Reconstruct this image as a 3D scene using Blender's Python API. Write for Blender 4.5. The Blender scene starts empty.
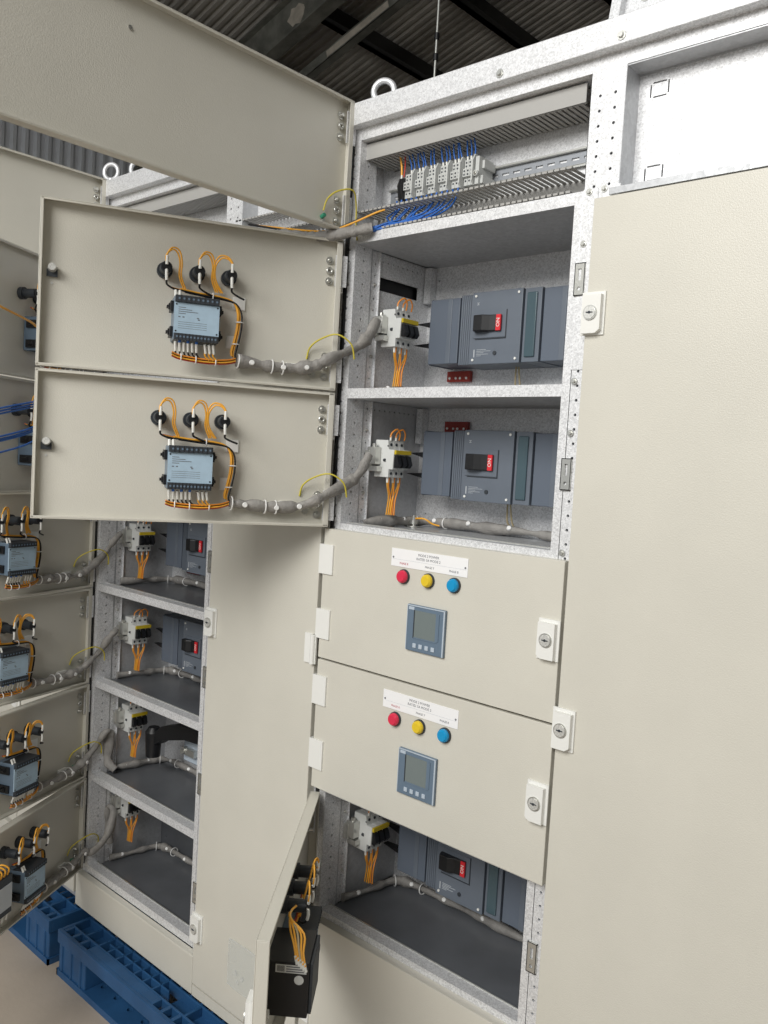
import bpy, math, random
from mathutils import Matrix, Vector
random.seed(7)
sc = bpy.context.scene
COL = sc.collection
R = math.radians

# ------------------------------------------------------------------ camera
yaw, pitch, roll = -0.7324, -0.0595, 0.0582
cy, sy, cp, sp = math.cos(yaw), math.sin(yaw), math.cos(pitch), math.sin(pitch)
Fw = Vector((sy*cp, cy*cp, sp)); Rt = Vector((cy, -sy, 0)); Up = Rt.cross(Fw)
cr, sr = math.cos(roll), math.sin(roll)
R2 = Rt*cr + Up*sr
U2 = Up*cr - Rt*sr
cam = bpy.data.cameras.new('camera'); co = bpy.data.objects.new('camera', cam); COL.objects.link(co)
m = Matrix((( R2.x, U2.x, -Fw.x, 1.3399), (R2.y, U2.y, -Fw.y, -1.3213), (R2.z, U2.z, -Fw.z, 0.4423), (0, 0, 0, 1)))
co.matrix_world = m
cam.sensor_fit = 'VERTICAL'; cam.sensor_height = 24; cam.lens = 24*850.39/1024
cam.clip_start = 0.02; cam.clip_end = 200
sc.camera = co

# ------------------------------------------------------------------ world, lights, exposure
w = bpy.data.worlds.new('hall_daylight'); sc.world = w; w.use_nodes = True
bg = w.node_tree.nodes['Background']; bg.inputs[0].default_value = (0.93, 0.97, 1.0, 1); bg.inputs[1].default_value = 0.46
def area(name, loc, target, sx, sy_, power, col):
    l = bpy.data.lights.new(name, 'AREA'); l.shape = 'RECTANGLE'; l.size = sx; l.size_y = sy_; l.energy = power; l.color = col
    o = bpy.data.objects.new(name, l); COL.objects.link(o); o.location = loc
    o.rotation_euler = (Vector(target)-Vector(loc)).to_track_quat('-Z', 'Y').to_euler()
    return o
area('doorway_daylight', (0.75, -3.6, 2.4), (0.45, 0, 0.4), 2.8, 1.7, 134, (1.0, 0.98, 0.94))
sc.view_settings.view_transform = 'Standard'; sc.view_settings.look = 'None'
sc.view_settings.gamma = 1.0; sc.view_settings.use_curve_mapping = False
sc.view_settings.exposure = 0.24

# ------------------------------------------------------------------ materials
def lin(c): return tuple(((x/255)/12.92 if x/255 <= .04045 else ((x/255+.055)/1.055)**2.4) for x in c)
MATS = {}
def mat(name, rgb, rough=.5, metal=0.0, noise=0.0, scale=40, bump=0.0, bscale=200, emit=None, alpha=None, trans=0, spec=None):
    if name in MATS: return MATS[name]
    m = bpy.data.materials.new(name); m.use_nodes = True; nt = m.node_tree; b = nt.nodes['Principled BSDF']
    c = lin(rgb); b.inputs['Base Color'].default_value = (*c, 1); b.inputs['Roughness'].default_value = rough; b.inputs['Metallic'].default_value = metal
    if spec is not None: b.inputs['Specular IOR Level'].default_value = spec
    if trans: b.inputs['Transmission Weight'].default_value = trans
    if alpha is not None: b.inputs['Alpha'].default_value = alpha
    tc = nt.nodes.new('ShaderNodeTexCoord')
    if noise:
        n = nt.nodes.new('ShaderNodeTexNoise'); n.inputs['Scale'].default_value = scale; n.inputs['Detail'].default_value = 4
        nt.links.new(tc.outputs['Object'], n.inputs['Vector'])
        r = nt.nodes.new('ShaderNodeValToRGB'); nt.links.new(n.outputs['Fac'], r.inputs[0])
        r.color_ramp.elements[0].position = .36; r.color_ramp.elements[1].position = .64
        r.color_ramp.elements[0].color = (*[x*(1-noise) for x in c], 1); r.color_ramp.elements[1].color = (*[min(1, x*(1+noise)) for x in c], 1)
        nt.links.new(r.outputs[0], b.inputs['Base Color'])
    if bump:
        n2 = nt.nodes.new('ShaderNodeTexNoise'); n2.inputs['Scale'].default_value = bscale; n2.inputs['Detail'].default_value = 2
        nt.links.new(tc.outputs['Object'], n2.inputs['Vector'])
        bp = nt.nodes.new('ShaderNodeBump'); bp.inputs['Strength'].default_value = bump; bp.inputs['Distance'].default_value = .002
        nt.links.new(n2.outputs['Fac'], bp.inputs['Height']); nt.links.new(bp.outputs[0], b.inputs['Normal'])
    MATS[name] = m; return m
def spangle(name, base, vary, metal, rough, scale=150):
    m = bpy.data.materials.new(name); m.use_nodes = True; nt = m.node_tree; b = nt.nodes['Principled BSDF']
    tc = nt.nodes.new('ShaderNodeTexCoord'); v = nt.nodes.new('ShaderNodeTexVoronoi'); v.inputs['Scale'].default_value = scale
    n = nt.nodes.new('ShaderNodeTexNoise'); n.inputs['Scale'].default_value = scale*1.6; n.inputs['Detail'].default_value = 2
    nt.links.new(tc.outputs['Object'], v.inputs['Vector']); nt.links.new(tc.outputs['Object'], n.inputs['Vector'])
    sep = nt.nodes.new('ShaderNodeSeparateColor'); nt.links.new(v.outputs['Color'], sep.inputs[0])
    mx = nt.nodes.new('ShaderNodeMath'); mx.operation = 'MULTIPLY_ADD'; mx.inputs[1].default_value = .5
    nt.links.new(sep.outputs[0], mx.inputs[0]); nt.links.new(n.outputs['Fac'], mx.inputs[2])
    r = nt.nodes.new('ShaderNodeValToRGB'); r.color_ramp.elements[0].position = .4; r.color_ramp.elements[1].position = 1.0
    c = lin(base)
    r.color_ramp.elements[0].color = (*[x*(1-vary) for x in c], 1); r.color_ramp.elements[1].color = (*[min(1, x*(1+vary)) for x in c], 1)
    nt.links.new(mx.outputs[0], r.inputs[0]); nt.links.new(r.outputs[0], b.inputs['Base Color'])
    b.inputs['Metallic'].default_value = metal
    rr = nt.nodes.new('ShaderNodeMapRange'); rr.inputs[3].default_value = rough-.08; rr.inputs[4].default_value = rough+.12
    nt.links.new(sep.outputs[1], rr.inputs[0]); nt.links.new(rr.outputs[0], b.inputs['Roughness'])
    MATS[name] = m; return m
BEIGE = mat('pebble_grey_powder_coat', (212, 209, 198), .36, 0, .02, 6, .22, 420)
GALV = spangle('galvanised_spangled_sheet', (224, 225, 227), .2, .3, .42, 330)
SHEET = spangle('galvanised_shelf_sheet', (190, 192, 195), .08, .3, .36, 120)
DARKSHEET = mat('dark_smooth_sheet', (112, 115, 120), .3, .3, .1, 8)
ZINC = mat('zinc_plated_fixing', (205, 205, 200), .3, .8)
CAST = mat('cast_eyebolt_zinc', (225, 226, 228), .35, .4)
CHROME = mat('lock_core_steel', (220, 220, 216), .35, .4, .15, 300)
WHITE = mat('white_moulded_plastic', (236, 236, 232), .4)
PLATE = mat('white_engraved_plate', (245, 245, 246), .45)
INK = mat('grey_print', (110, 112, 118), .6)
INKP = mat('pale_print', (190, 195, 200), .6)
INKR = mat('red_print', (190, 90, 100), .6)
SLATE = mat('slate_breaker_plastic', (104, 112, 123), .42, 0, .03, 20)
SLATE2 = mat('slate_terminal_shield', (97, 106, 119), .45)
SLATE3 = mat('slate_smoked_window', (72, 92, 100), .18)
BLACK = mat('black_plastic', (24, 25, 28), .4)
DARK = mat('charcoal_plastic', (52, 57, 63), .5)
RED = mat('red_flag_plastic', (225, 45, 55), .4)
PALEB = mat('pale_blue_label', (172, 196, 214), .5, 0, .04, 60)
METERF = mat('meter_slate_front', (104, 122, 140), .35)
METERE = mat('meter_light_bezel', (186, 198, 210), .35)
LCD = mat('meter_screen', (118, 128, 128), .2)
ORANGE = mat('orange_wire_sheath', (244, 178, 62), .45)
DORANGE = mat('deep_orange_wire_sheath', (236, 150, 55), .45)
YEL = mat('yellow_green_earth_wire', (205, 190, 70), .45)
BLUEW = mat('blue_wire_sheath', (45, 105, 190), .45)
BLACKW = mat('black_wire_sheath', (28, 28, 30), .45)
REDW = mat('red_wire_sheath', (190, 50, 35), .45)
FERR = mat('white_wire_marker', (235, 235, 230), .5)
SLEEVE = mat('grey_woven_sleeve', (152, 149, 145), .65, 0, .14, 60, .9, 260)
TIEW = mat('white_cable_tie', (240, 240, 238), .45)
MCBW = mat('white_grey_breaker_case', (218, 220, 218), .45)
YSTRIP = mat('yellow_toggle_strip', (205, 180, 40), .45)
TERM = mat('grey_terminal_plastic', (196, 198, 196), .5)
DUCT = mat('grey_wiring_duct', (172, 171, 168), .55)
BUSR = mat('red_insulator', (150, 50, 40), .45)
GREEN = mat('green_terminal_nut', (50, 140, 110), .5)
PALLET = mat('blue_pallet_plastic', (40, 84, 128), .5, 0, .12, 12)
CONC = mat('beige_concrete', (176, 164, 150), .75, 0, .1, 3, .3, 60)
ROOF = mat('dark_roof_sheet', (190, 186, 178), .5, .0, .12, 3)
PURL = mat('dark_purlin_steel', (60, 60, 58), .6, .1)
RAFT = mat('painted_rafter_steel', (120, 120, 112), .6, .1, .3, 5)
PATCH = mat('pale_primer_patch', (190, 182, 168), .8, 0, .15, 10)
WALLM = mat('pale_wall_cladding', (235, 238, 242), .5, .0, .06, 2)
FILM = mat('clear_film', (235, 238, 235), .12, 0, alpha=.28)
LRED = mat('red_lens', (222, 52, 82), .25); LYEL = mat('yellow_lens', (232, 200, 50), .25); LBLU = mat('blue_lens', (25, 150, 205), .25)
BTAN = mat('tan_wire', (190, 175, 140), .5)
BLUEC = mat('bright_blue_crimp', (30, 130, 210), .4)

# ------------------------------------------------------------------ mesh builder
class MB:
    def __init__(s): s.v = []; s.f = []; s.m = []; s.sm = []; s.mats = []; s.M = Matrix.Identity(4)
    def mi(s, m):
        if m not in s.mats: s.mats.append(m)
        return s.mats.index(m)
    def add(s, vs, fs, m, smooth=False):
        b = len(s.v); s.v += [tuple(s.M @ Vector(p)) for p in vs]; k = s.mi(m)
        for f in fs: s.f.append(tuple(b+i for i in f)); s.m.append(k); s.sm.append(smooth)
        return s
    def box(s, x0, x1, y0, y1, z0, z1, m):
        x0, x1 = sorted((x0, x1)); y0, y1 = sorted((y0, y1)); z0, z1 = sorted((z0, z1))
        return s.add([(x0,y0,z0),(x1,y0,z0),(x1,y1,z0),(x0,y1,z0),(x0,y0,z1),(x1,y0,z1),(x1,y1,z1),(x0,y1,z1)],
              [(0,3,2,1),(4,5,6,7),(0,1,5,4),(1,2,6,5),(2,3,7,6),(3,0,4,7)], m)
    def cyl(s, p0, p1, r0, r1=None, m=None, n=12, caps=True):
        p0 = Vector(p0); p1 = Vector(p1); r1 = r0 if r1 is None else r1
        d = (p1-p0).normalized(); a = d.orthogonal().normalized(); b = d.cross(a)
        vs = []
        for p, r in ((p0, r0), (p1, r1)):
            for i in range(n):
                t = 2*math.pi*i/n; vs.append(p + a*(r*math.cos(t)) + b*(r*math.sin(t)))
        s.add(vs, [(i, (i+1) % n, n+(i+1) % n, n+i) for i in range(n)], m, True)
        if caps:
            s.add(vs[:n], [tuple(reversed(range(n)))], m); s.add(vs[n:], [tuple(range(n))], m)
        return s
    def tube(s, pts, r, m, n=6, sub=4, flat=1.0):
        P = smooth(pts, sub) if sub > 1 else [Vector(p) for p in pts]
        N = len(P); rr = r if callable(r) else (lambda t: r)
        a = None; rings = []
        for i, p in enumerate(P):
            d = (P[min(i+1, N-1)]-P[max(i-1, 0)]).normalized()
            a = d.orthogonal().normalized() if a is None else (a - d*a.dot(d)).normalized()
            b = d.cross(a); q = rr(i/(N-1))
            rings += [p + a*(q*math.cos(2*math.pi*k/n)) + b*(q*flat*math.sin(2*math.pi*k/n)) for k in range(n)]
        fs = [(i*n+k, i*n+(k+1) % n, (i+1)*n+(k+1) % n, (i+1)*n+k) for i in range(N-1) for k in range(n)]
        s.add(rings, fs, m, True)
        s.add(rings[:n], [tuple(reversed(range(n)))], m); s.add(rings[-n:], [tuple(range(n))], m)
        return s
    def prism(s, poly, lo, hi, m, axis='y'):
        n = len(poly)
        def P(a, b, t): return {'y': (a, t, b), 'x': (t, a, b), 'z': (a, b, t)}[axis]
        vs = [P(a, b, lo) for a, b in poly] + [P(a, b, hi) for a, b in poly]
        fs = [(i, (i+1) % n, n+(i+1) % n, n+i) for i in range(n)]
        return s.add(vs, fs + [tuple(reversed(range(n))), tuple(range(n, 2*n))], m)
    def torus(s, c, axis, R_, r, m, n=24, k=10, a0=0, a1=2*math.pi):
        axis = Vector(axis).normalized(); a = axis.orthogonal().normalized(); b = axis.cross(a); c = Vector(c)
        vs = []
        for i in range(n):
            t = 2*math.pi*i/n; d = a*math.cos(t)+b*math.sin(t)
            for j in range(k):
                u = 2*math.pi*j/k; vs.append(c + d*(R_+r*math.cos(u)) + axis*(r*math.sin(u)))
        return s.add(vs, [(i*k+j, ((i+1) % n)*k+j, ((i+1) % n)*k+(j+1) % k, i*k+(j+1) % k) for i in range(n) for j in range(k)], m, True)
    def holed(s, o, u, v, W, H, rnd, slots, m, depth=.004):
        """sheet from corner o along u (width W) and v (height H) with round holes (cu,cv,r) and slots (u0,u1,v0,v1) cut through"""
        o = Vector(o); u = Vector(u); v = Vector(v); nrm = u.cross(v)
        us = {0, W}; vs = {0, H}; cells = {}
        for (a, b, r) in rnd: us |= {round(a-r*1.3, 5), round(a+r*1.3, 5)}; vs |= {round(b-r*1.3, 5), round(b+r*1.3, 5)}
        for (a, b, c, d) in slots: us |= {a, b}; vs |= {c, d}
        us = sorted(us); vs = sorted(vs)
        P = lambda a, b, d=0: o+u*a+v*b-nrm*d
        for i in range(len(us)-1):
            for j in range(len(vs)-1):
                a0, a1, b0, b1 = us[i], us[i+1], vs[j], vs[j+1]; ca, cb = (a0+a1)/2, (b0+b1)/2
                if a1-a0 < 1e-5 or b1-b0 < 1e-5: continue
                sl = any(A < ca < B and Cc < cb < D for A, B, Cc, D in slots)
                if sl:
                    continue
                h = next((q for q in rnd if abs(q[0]-ca) < q[2]*.3 and abs(q[1]-cb) < q[2]*.3), None)
                if h:
                    oc = [P(ca+h[2]*math.cos(R(22.5+45*k)), cb+h[2]*math.sin(R(22.5+45*k))) for k in range(8)]
                    ocd = [q - nrm*depth for q in oc]
                    sq = [P(a1, b1), P(a0, b1), P(a0, b0), P(a1, b0)]
                    fs = [(8, 9, 2, 1), (9, 10, 4, 3), (10, 11, 6, 5), (11, 8, 0, 7), (8, 1, 0), (9, 3, 2), (10, 5, 4), (11, 7, 6)]
                    s.add(oc+sq, fs, m)
                    s.add(oc+ocd, [(k, (k+1) % 8, 8+(k+1) % 8, 8+k) for k in range(8)], m)
                else: s.add([P(a0, b0), P(a1, b0), P(a1, b1), P(a0, b1)], [(0, 1, 2, 3)], m)
        for (A, B, Cc, D) in slots:
            s.add([P(A, Cc), P(B, Cc), P(B, D), P(A, D), P(A, Cc, depth), P(B, Cc, depth), P(B, D, depth), P(A, D, depth)],
                  [(0, 1, 5, 4), (1, 2, 6, 5), (2, 3, 7, 6), (3, 0, 4, 7)], m)
        return s
    def mesh(s, name):
        me = bpy.data.meshes.new(name); me.from_pydata(s.v, [], s.f)
        for q in s.mats: me.materials.append(q)
        me.polygons.foreach_set('material_index', s.m); me.polygons.foreach_set('use_smooth', s.sm); me.update(); return me
def smooth(pts, sub=4):
    P = [Vector(p) for p in pts]; out = []
    for i in range(len(P)-1):
        p0 = P[max(i-1, 0)]; p1 = P[i]; p2 = P[i+1]; p3 = P[min(i+2, len(P)-1)]
        for k in range(sub):
            t = k/sub
            out.append(.5*((2*p1)+(p2-p0)*t+(2*p0-5*p1+4*p2-p3)*t*t+(3*p1-p0-3*p2+p3)*t**3))
    out.append(P[-1]); return out
def part(name, mb, parent=None, bev=0, loc=None, rot=None, label=None):
    o = bpy.data.objects.new(name, mb.mesh(name) if isinstance(mb, MB) else mb); COL.objects.link(o)
    if parent: o.parent = parent
    if loc: o.location = loc
    if rot: o.rotation_euler = rot
    if bev:
        b = o.modifiers.new('bevel', 'BEVEL'); b.width = bev; b.segments = 2; b.limit_method = 'ANGLE'; b.angle_limit = R(62)
    if label: o['label'] = label
    return o
def stuff(o): o['kind'] = 'stuff'; return o
def thing(name, label, cat, loc=(0, 0, 0), rotz=0, group=None):
    o = bpy.data.objects.new(name, None); COL.objects.link(o); o.empty_display_size = .05
    o.location = loc; o.rotation_euler = (0, 0, rotz); tag(o, label, cat, group); return o
def tag(o, label, cat, group=None):
    o['label'] = label; o['category'] = cat
    if group: o['group'] = group
    return o
def struct(name, mb):
    o = part(name, mb); o['kind'] = 'structure'; return o
def copy(root, loc, rotz, label, group=None):
    r = root.copy(); COL.objects.link(r); r.location = loc; r.rotation_euler = (0, 0, rotz); r['label'] = label
    if group: r['group'] = group
    for ch in list(root.children):
        c = ch.copy(); COL.objects.link(c); c.parent = r
        for g in ch.children:
            d = g.copy(); COL.objects.link(d); d.parent = c
    return r
def lettering(text, size, m, parent, loc, rot=(R(90), 0, 0), name='lettering', ax='CENTER'):
    cu = bpy.data.curves.new(name, 'FONT'); cu.body = text; cu.size = size; cu.align_x = ax; cu.align_y = 'CENTER'; cu.extrude = .0001
    cu.resolution_u = 2
    t = bpy.data.objects.new(name, cu); COL.objects.link(t)
    me = bpy.data.meshes.new_from_object(t.evaluated_get(bpy.context.evaluated_depsgraph_get())); bpy.data.objects.remove(t); bpy.data.curves.remove(cu)
    me.materials.clear(); me.materials.append(m)
    return part(name, me, parent, loc=loc, rot=rot)

# ------------------------------------------------------------------ the hall
FZ = -1.14
struct('floor', MB().box(-14, 14, -12, 14, FZ-.1, FZ, CONC))
def corr(n, pitch, depth, L, m, thick=.0):
    mb = MB(); prof = []
    for i in range(n):
        x = i*pitch; prof += [(x, 0), (x+pitch*.3, 0), (x+pitch*.42, depth), (x+pitch*.7, depth), (x+pitch*.88, 0)]
    prof.append((n*pitch, 0)); k = len(prof)
    mb.add([(a, 0, b) for a, b in prof]+[(a, L, b) for a, b in prof], [(i, i+1, k+i+1, k+i) for i in range(k-1)], m)
    return mb
def roof_z(x): return 4.5+.3*(x+9)
sl = math.atan(.3); RX0 = -9.03; RP = 1.05
c = struct('ceiling', corr(164, .11, .03, 14.6, ROOF))          # ribs run down the slope (along x)
c.matrix_world = Matrix.Translation((-9.2, 12, roof_z(-9.2))) @ Matrix(((0, math.cos(sl), -math.sin(sl), 0), (-1, 0, 0, 0), (0, math.sin(sl), math.cos(sl), 0), (0, 0, 0, 1)))
for i in range(11):
    x = RX0+RP*i
    struct('trim_%d' % (i+1), MB().box(x, x+.09, -5.5, 12, roof_z(x)-.22, roof_z(x)-.02, PURL).box(x, x+.16, -5.5, 12, roof_z(x)-.22, roof_z(x)-.205, PURL))
WALLG = mat('grey_hall_wall', (120, 118, 112), .8)
struct('wall_right_blocker', MB().box(3.3, 3.45, -3.6, 12, FZ, 8.2, WALLG))  # unseen wall, added to block world light from the right
struct('wall_back', MB().box(-9.1, 3.3, 12, 12.15, FZ, 8.2, WALLG))
wl = struct('wall_left', corr(170, .145, .05, 6, WALLM))
wl.matrix_world = Matrix.Translation((-9.1, -10, FZ)) @ Matrix(((0, 0, 1, 0), (1, 0, 0, 0), (0, 1, 0, 0), (0, 0, 0, 1)))
def sloped_beam(name, x0, x1, y, dz, hgt, wid, label):
    t = thing(name, label, 'beam', (x0, y, roof_z(x0)-dz))
    L = (x1-x0)/math.cos(sl); g = []
    for nm, b in (('web', (0, L, -.006, .006, -hgt, 0)), ('flange', (0, L, -wid/2, wid/2, -hgt-.012, -hgt)), ('flange', (0, L, -wid/2, wid/2, 0, .012))):
        g.append(part(nm, MB().box(*b, RAFT), t, rot=(0, -sl, 0)))
    return t, L
r1, L1 = sloped_beam('roof_rafter', -8.9, 2.0, 4.7, .25, .38, .16, 'deep steel roof rafter with a pale round patch, above the open top door')
p = MB(); prof = [(3.28+.13*math.cos(t*.5)*(1+.15*math.sin(t*2.3)), -.19+.10*math.sin(t*.5)*(1+.18*math.cos(t*3.1))) for t in range(13)]
p.prism(prof[:-1], -.0085, -.006, PATCH); part('pale_patch', p, r1, rot=(0, -sl, 0), label='round patch of pale primer')
t = thing('tie_beam', 'slim light-edged steel tie beam running below the deep rafter', 'beam', (-8.9, 5.02, roof_z(-8.9)-.86))
part('angle_bar', MB().box(0, 11.5, 0, .10, 0, .008, RAFT).box(0, 11.5, 0, .008, 0, .11, RAFT), t, rot=(0, -sl, 0))
part('primer_patch', MB().box(3.5, 4.4, -.002, 0, .02, .09, PATCH).box(4.7, 5.0, -.002, 0, .03, .08, PATCH), t, rot=(0, -sl, 0))
t = thing('hanging_rod', 'thin steel drop rod with dark couplings hanging behind the eyebolt', 'rod', (-.63, 1.0, 1.78))
part('rod', MB().cyl((0, 0, 0), (0, 0, roof_z(-.63)-1.82), .005, m=ZINC, n=8), t)
for k, z in enumerate((.06, .13, .30, .5)): part('coupling', MB().cyl((0, 0, z), (0, 0, z+.022), .009, m=BLACK, n=8), t)
part('plate', MB().box(-.05, .05, -.02, .02, -.02, -.01, ZINC), t)

# ------------------------------------------------------------------ cabinets
ZS = [-.870, -.5827, -.2923, 0.0, .2907, .5849, .9155]      # row boundaries F..A
NAMES = 'FEDCBA'
def screw(mb, x, y, z, r=.006, ax='y', m=None):
    m = m or ZINC
    d = {'y': (0, -1, 0), 'x': (1, 0, 0)}[ax]; p0 = Vector((x, y, z)); d = Vector(d)
    mb.cyl(p0, p0+d*.0015, r*1.35, m=m, n=10); mb.cyl(p0+d*.0015, p0+d*.0055, r*.85, r*.7, m=m, n=6)
def build_cabinet(label, X0, DZ, detail):
    cab = thing('switchgear_cabinet', label, 'cabinet', (X0, 0, DZ))
    base = -.985
    X = (1, 0, 0); Z = (0, 0, 1)
    # roof canopy beam, top member
    b = MB().box(-.005, 1.0, -.023, .06, 1.147, 1.194, GALV); part('canopy_beam', b, cab, .0015)
    part('canopy_beam', MB().box(-.005, 1.0, .55, .62, 1.147, 1.194, GALV), cab, .0015)
    rt = MB().box(-.005, 1.0, .06, .55, 1.160, 1.166, SHEET); part('roof_plate', rt, cab)
    for x in (.394, .634):
        sb = MB(); screw(sb, x, -.023, 1.160, .006); part('bolt', sb, cab)
    tm = MB(); tm.holed((-.005, 0, 1.123), X, Z, 1.005, .024, [(x, .019, .0022) for x in (.36, .42, .59, .70, .9)], [], GALV)
    tm.box(-.005, 1.0, .0005, .045, 1.1232, 1.147, GALV)
    part('top_member', tm, cab)
    # posts
    def post(x0, W, z0, z1, cols, side_right=True, side_left=True, depth=.045, nm='post'):
        mb = MB(); n0 = int((z1-z0-.02)/.025)
        holes = [(c_, .015+.0252*k, .0028) for c_ in cols for k in range(n0)]
        mb.holed((x0, 0, z0), X, Z, W, z1-z0, holes, [], GALV)
        if side_right: mb.holed((x0+W, 0, z0), (0, 1, 0), Z, depth, z1-z0, [(.028, .02+.0252*k, .0028) for k in range(n0)] if W < .035 else [], [], GALV)
        if side_left: mb.box(x0, x0+.001, 0, depth, z0, z1, GALV)
        mb.box(x0+.001, x0+W-.001, depth-.001, depth, z0, z1, GALV)
        mb.add([(x0+.0015, .004, z0), (x0+W-.0015, .004, z0), (x0+W-.0015, .004, z1), (x0+.0015, .004, z1)], [(0, 1, 2, 3)], DARK)
        part(nm, mb, cab)
    post(-.005, .030, base, 1.123, [.012], depth=.052)
    post(.571, .064, ZS[-1], 1.123, [.0185, .0467])
    post(.571, .064, base, ZS[-1], [.0135, .045])
    post(.965, .035, base, 1.123, [.015])
    part('hinge_gap_shade', MB().box(-.0045, .006, -.0018, -.0002, -.86, 1.12, BLACK), cab)  # black strip drawn in place of the shadow in the hinge gap
    # thin side stop between opening and post (front lip of the compartment side)
    lip = MB(); lip.box(.5547, .571, -.001, .012, -.87, .905, GALV); lip.box(.5547, .556, .012, .262, -.87, .905, SHEET)
    part('side_lip', lip, cab, .0008)
    # splice plates + bolts at wireway boundary
    part('splice_plate', MB().box(.5715, .5995, -.0018, -.0003, .62, ZS[-1]+.012, GALV), cab); part('splice_plate', MB().box(.6005, .640, -.0018, -.0003, .62, ZS[-1]+.012, GALV), cab)
    for x, z in ((.583, .922), (.611, .923), (.5785, .835), (.579, .6), (.579, .51), (.579, .3)):
        sp_ = MB(); screw(sp_, x, -.0018, z, .0045); part('screw', sp_, cab)
    # left return + rear flange of the cable chamber in the wireway
    part('return_flange', MB().box(.635, .6365, 0, .047, ZS[-1]+.005, 1.123, SHEET), cab)
    # wireway rear plate w slots
    part('wireway_back_plate', MB().holed((0, .1, .9155), X, Z, .571, .207, [], [(.032, .05, .168, .171), (.475, .495, .195, .198)], GALV), cab)
    S = []; x0_, z0_ = .636, .9205
    for (cx, cz) in ((.672, 1.090), (.672, .952)):
        cx -= x0_; cz -= z0_
        S += [(cx-.011, cx+.0125, cz+.0105, cz+.0130), (cx-.0095, cx+.0140, cz-.0130, cz-.0105), (cx-.0155, cx-.013, cz-.0115, cz+.0095), (cx+.0155, cx+.018, cz-.0095, cz+.0115)]
    part('chamber_top_plate', MB().holed((x0_, .047, z0_), X, Z, .36, .2025, [], [tuple(round(q, 5) for q in s_) for s_ in S], GALV), cab)
    part('chamber_soffit', MB().box(.636, .996, .0015, .047, 1.1205, 1.1225, SHEET), cab)
    part('chamber_sill', MB().box(.625, .997, -.012, .047, .9085, .9195, SHEET), cab)
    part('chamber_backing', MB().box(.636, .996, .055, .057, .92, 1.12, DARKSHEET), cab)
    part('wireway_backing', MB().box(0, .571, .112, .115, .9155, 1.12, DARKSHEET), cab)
    part('wireway_end_plate', MB().box(.0, .0015, .055, .1, .926, 1.12, GALV)  , cab); part('wireway_end_plate', MB().box(.994, .9955, .0, .1, .926, 1.12, GALV), cab)
    part('wireway_soffit', MB().box(0, .995, .045, .1, 1.118, 1.1215, SHEET).box(0.0, .06, .03, .05, .93, 1.10, SHEET) if False else MB().box(0, .995, .045, .1, 1.118, 1.1215, SHEET), cab)
    # chamber wall behind cable door
    part('chamber_side', MB().box(.998, 1.0, .045, .6, base, 1.147, SHEET), cab)
    part('cabinet_back', MB().box(-.005, 1.0, .6, .602, base, 1.147, SHEET), cab)
    part('cabinet_side', MB().box(-.0055, -.0045, .052, .6, base, 1.147, SHEET), cab)
    # shelves
    for i, z in enumerate(ZS):
        s_ = MB().box(.0255, .571, .0, .0016, z-.0107, z+.0107, GALV)
        part('shelf_rail', s_, cab)
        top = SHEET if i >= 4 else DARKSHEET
        q = MB().box(.0255, .5545, .0016, .262, z+.0007, z+.0022, top)
        q.box(.0255, .5545, .0016, .262, z-.0107, z-.009, SHEET)
        if i < 5: q.box(.0255, .5545, .0016, .032, z+.0090, z+.0107, GALV); q.box(.0255, .5545, .030, .0325, z+.0107, z+.0130, ZINC)
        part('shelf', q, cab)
    # back plates + side plates + inner posts per row
    for i in range(6):
        z0, z1 = ZS[i]+.0022, ZS[i+1]-.0107
        h = z1-z0
        bp = MB(); hs = [(.03, .03, .0025), (.03, h-.03, .0025), (.42, h-.02, .002)]
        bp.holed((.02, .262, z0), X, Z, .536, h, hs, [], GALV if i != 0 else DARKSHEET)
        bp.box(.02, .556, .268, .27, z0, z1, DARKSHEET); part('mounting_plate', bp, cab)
        sd = MB(); dz = z1-.055-z0
        Y = (0, 1, 0)
        slots = [(.008, .142, round(h-.082, 4), round(h-.052, 4))] if i in (5, 0) else []
        hs = [(.015+.017*k, round(h-.018, 4), .0022) for k in range(9)]
        sd.holed((.02, .08, z0), (0, 1, 0), Z, .182, h, hs, slots, SHEET if i != 5 else GALV)
        sd.box(.006, .008, .08, .262, z0, z1, BLACK)
        part('side_plate', sd, cab)
        ip = MB(); n0 = int(h/.0252)
        ip.holed((.022, .058, z0), (0, 1, 0), Z, .022, h, [(.011, .012+.0252*k, .0026) for k in range(n0)], [], GALV)
        ip.box(.008, .022, .052, .058, z0, z1, SHEET); ip.box(.022, .027, .0795, .081, z0, z1, GALV)
        for k in (0, 1): screw(ip, .022, .069, z0+h*(.27+.5*k), .003, 'x')
        part('inner_post', ip, cab)
        br = MB().box(.0225, .042, .24, .2605, z1-.085, z1-.003, GALV)
        if i in (5, 4, 0): part('corner_bracket', br, cab)
    # bottom plinth
    part('base_panel', MB().box(-.005, .603, -.022, 0, base, ZS[0]-.012, BEIGE), cab, .003)
    # door strikers on the middle post
    for z in (.775, .438, .145, -.155, -.438, -.73):
        sk = MB(); sk.holed((.5665, -.0045, z-.028), X, Z, .020, .056, [(.010, .012, .0035), ], [(.007, .013, .026, .046)], ZINC, .003)
        sk.box(.5665, .5865, -.0045, -.0005, z-.028, z-.0265, ZINC).box(.5665, .5865, -.0045, -.0005, z+.0265, z+.028, ZINC)
        sk.box(.5665, .568, -.0045, -.0005, z-.028, z+.028, ZINC).box(.585, .5865, -.0045, -.0005, z-.028, z+.028, ZINC)
        part('striker_plate', sk, cab)
    return cab

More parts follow.
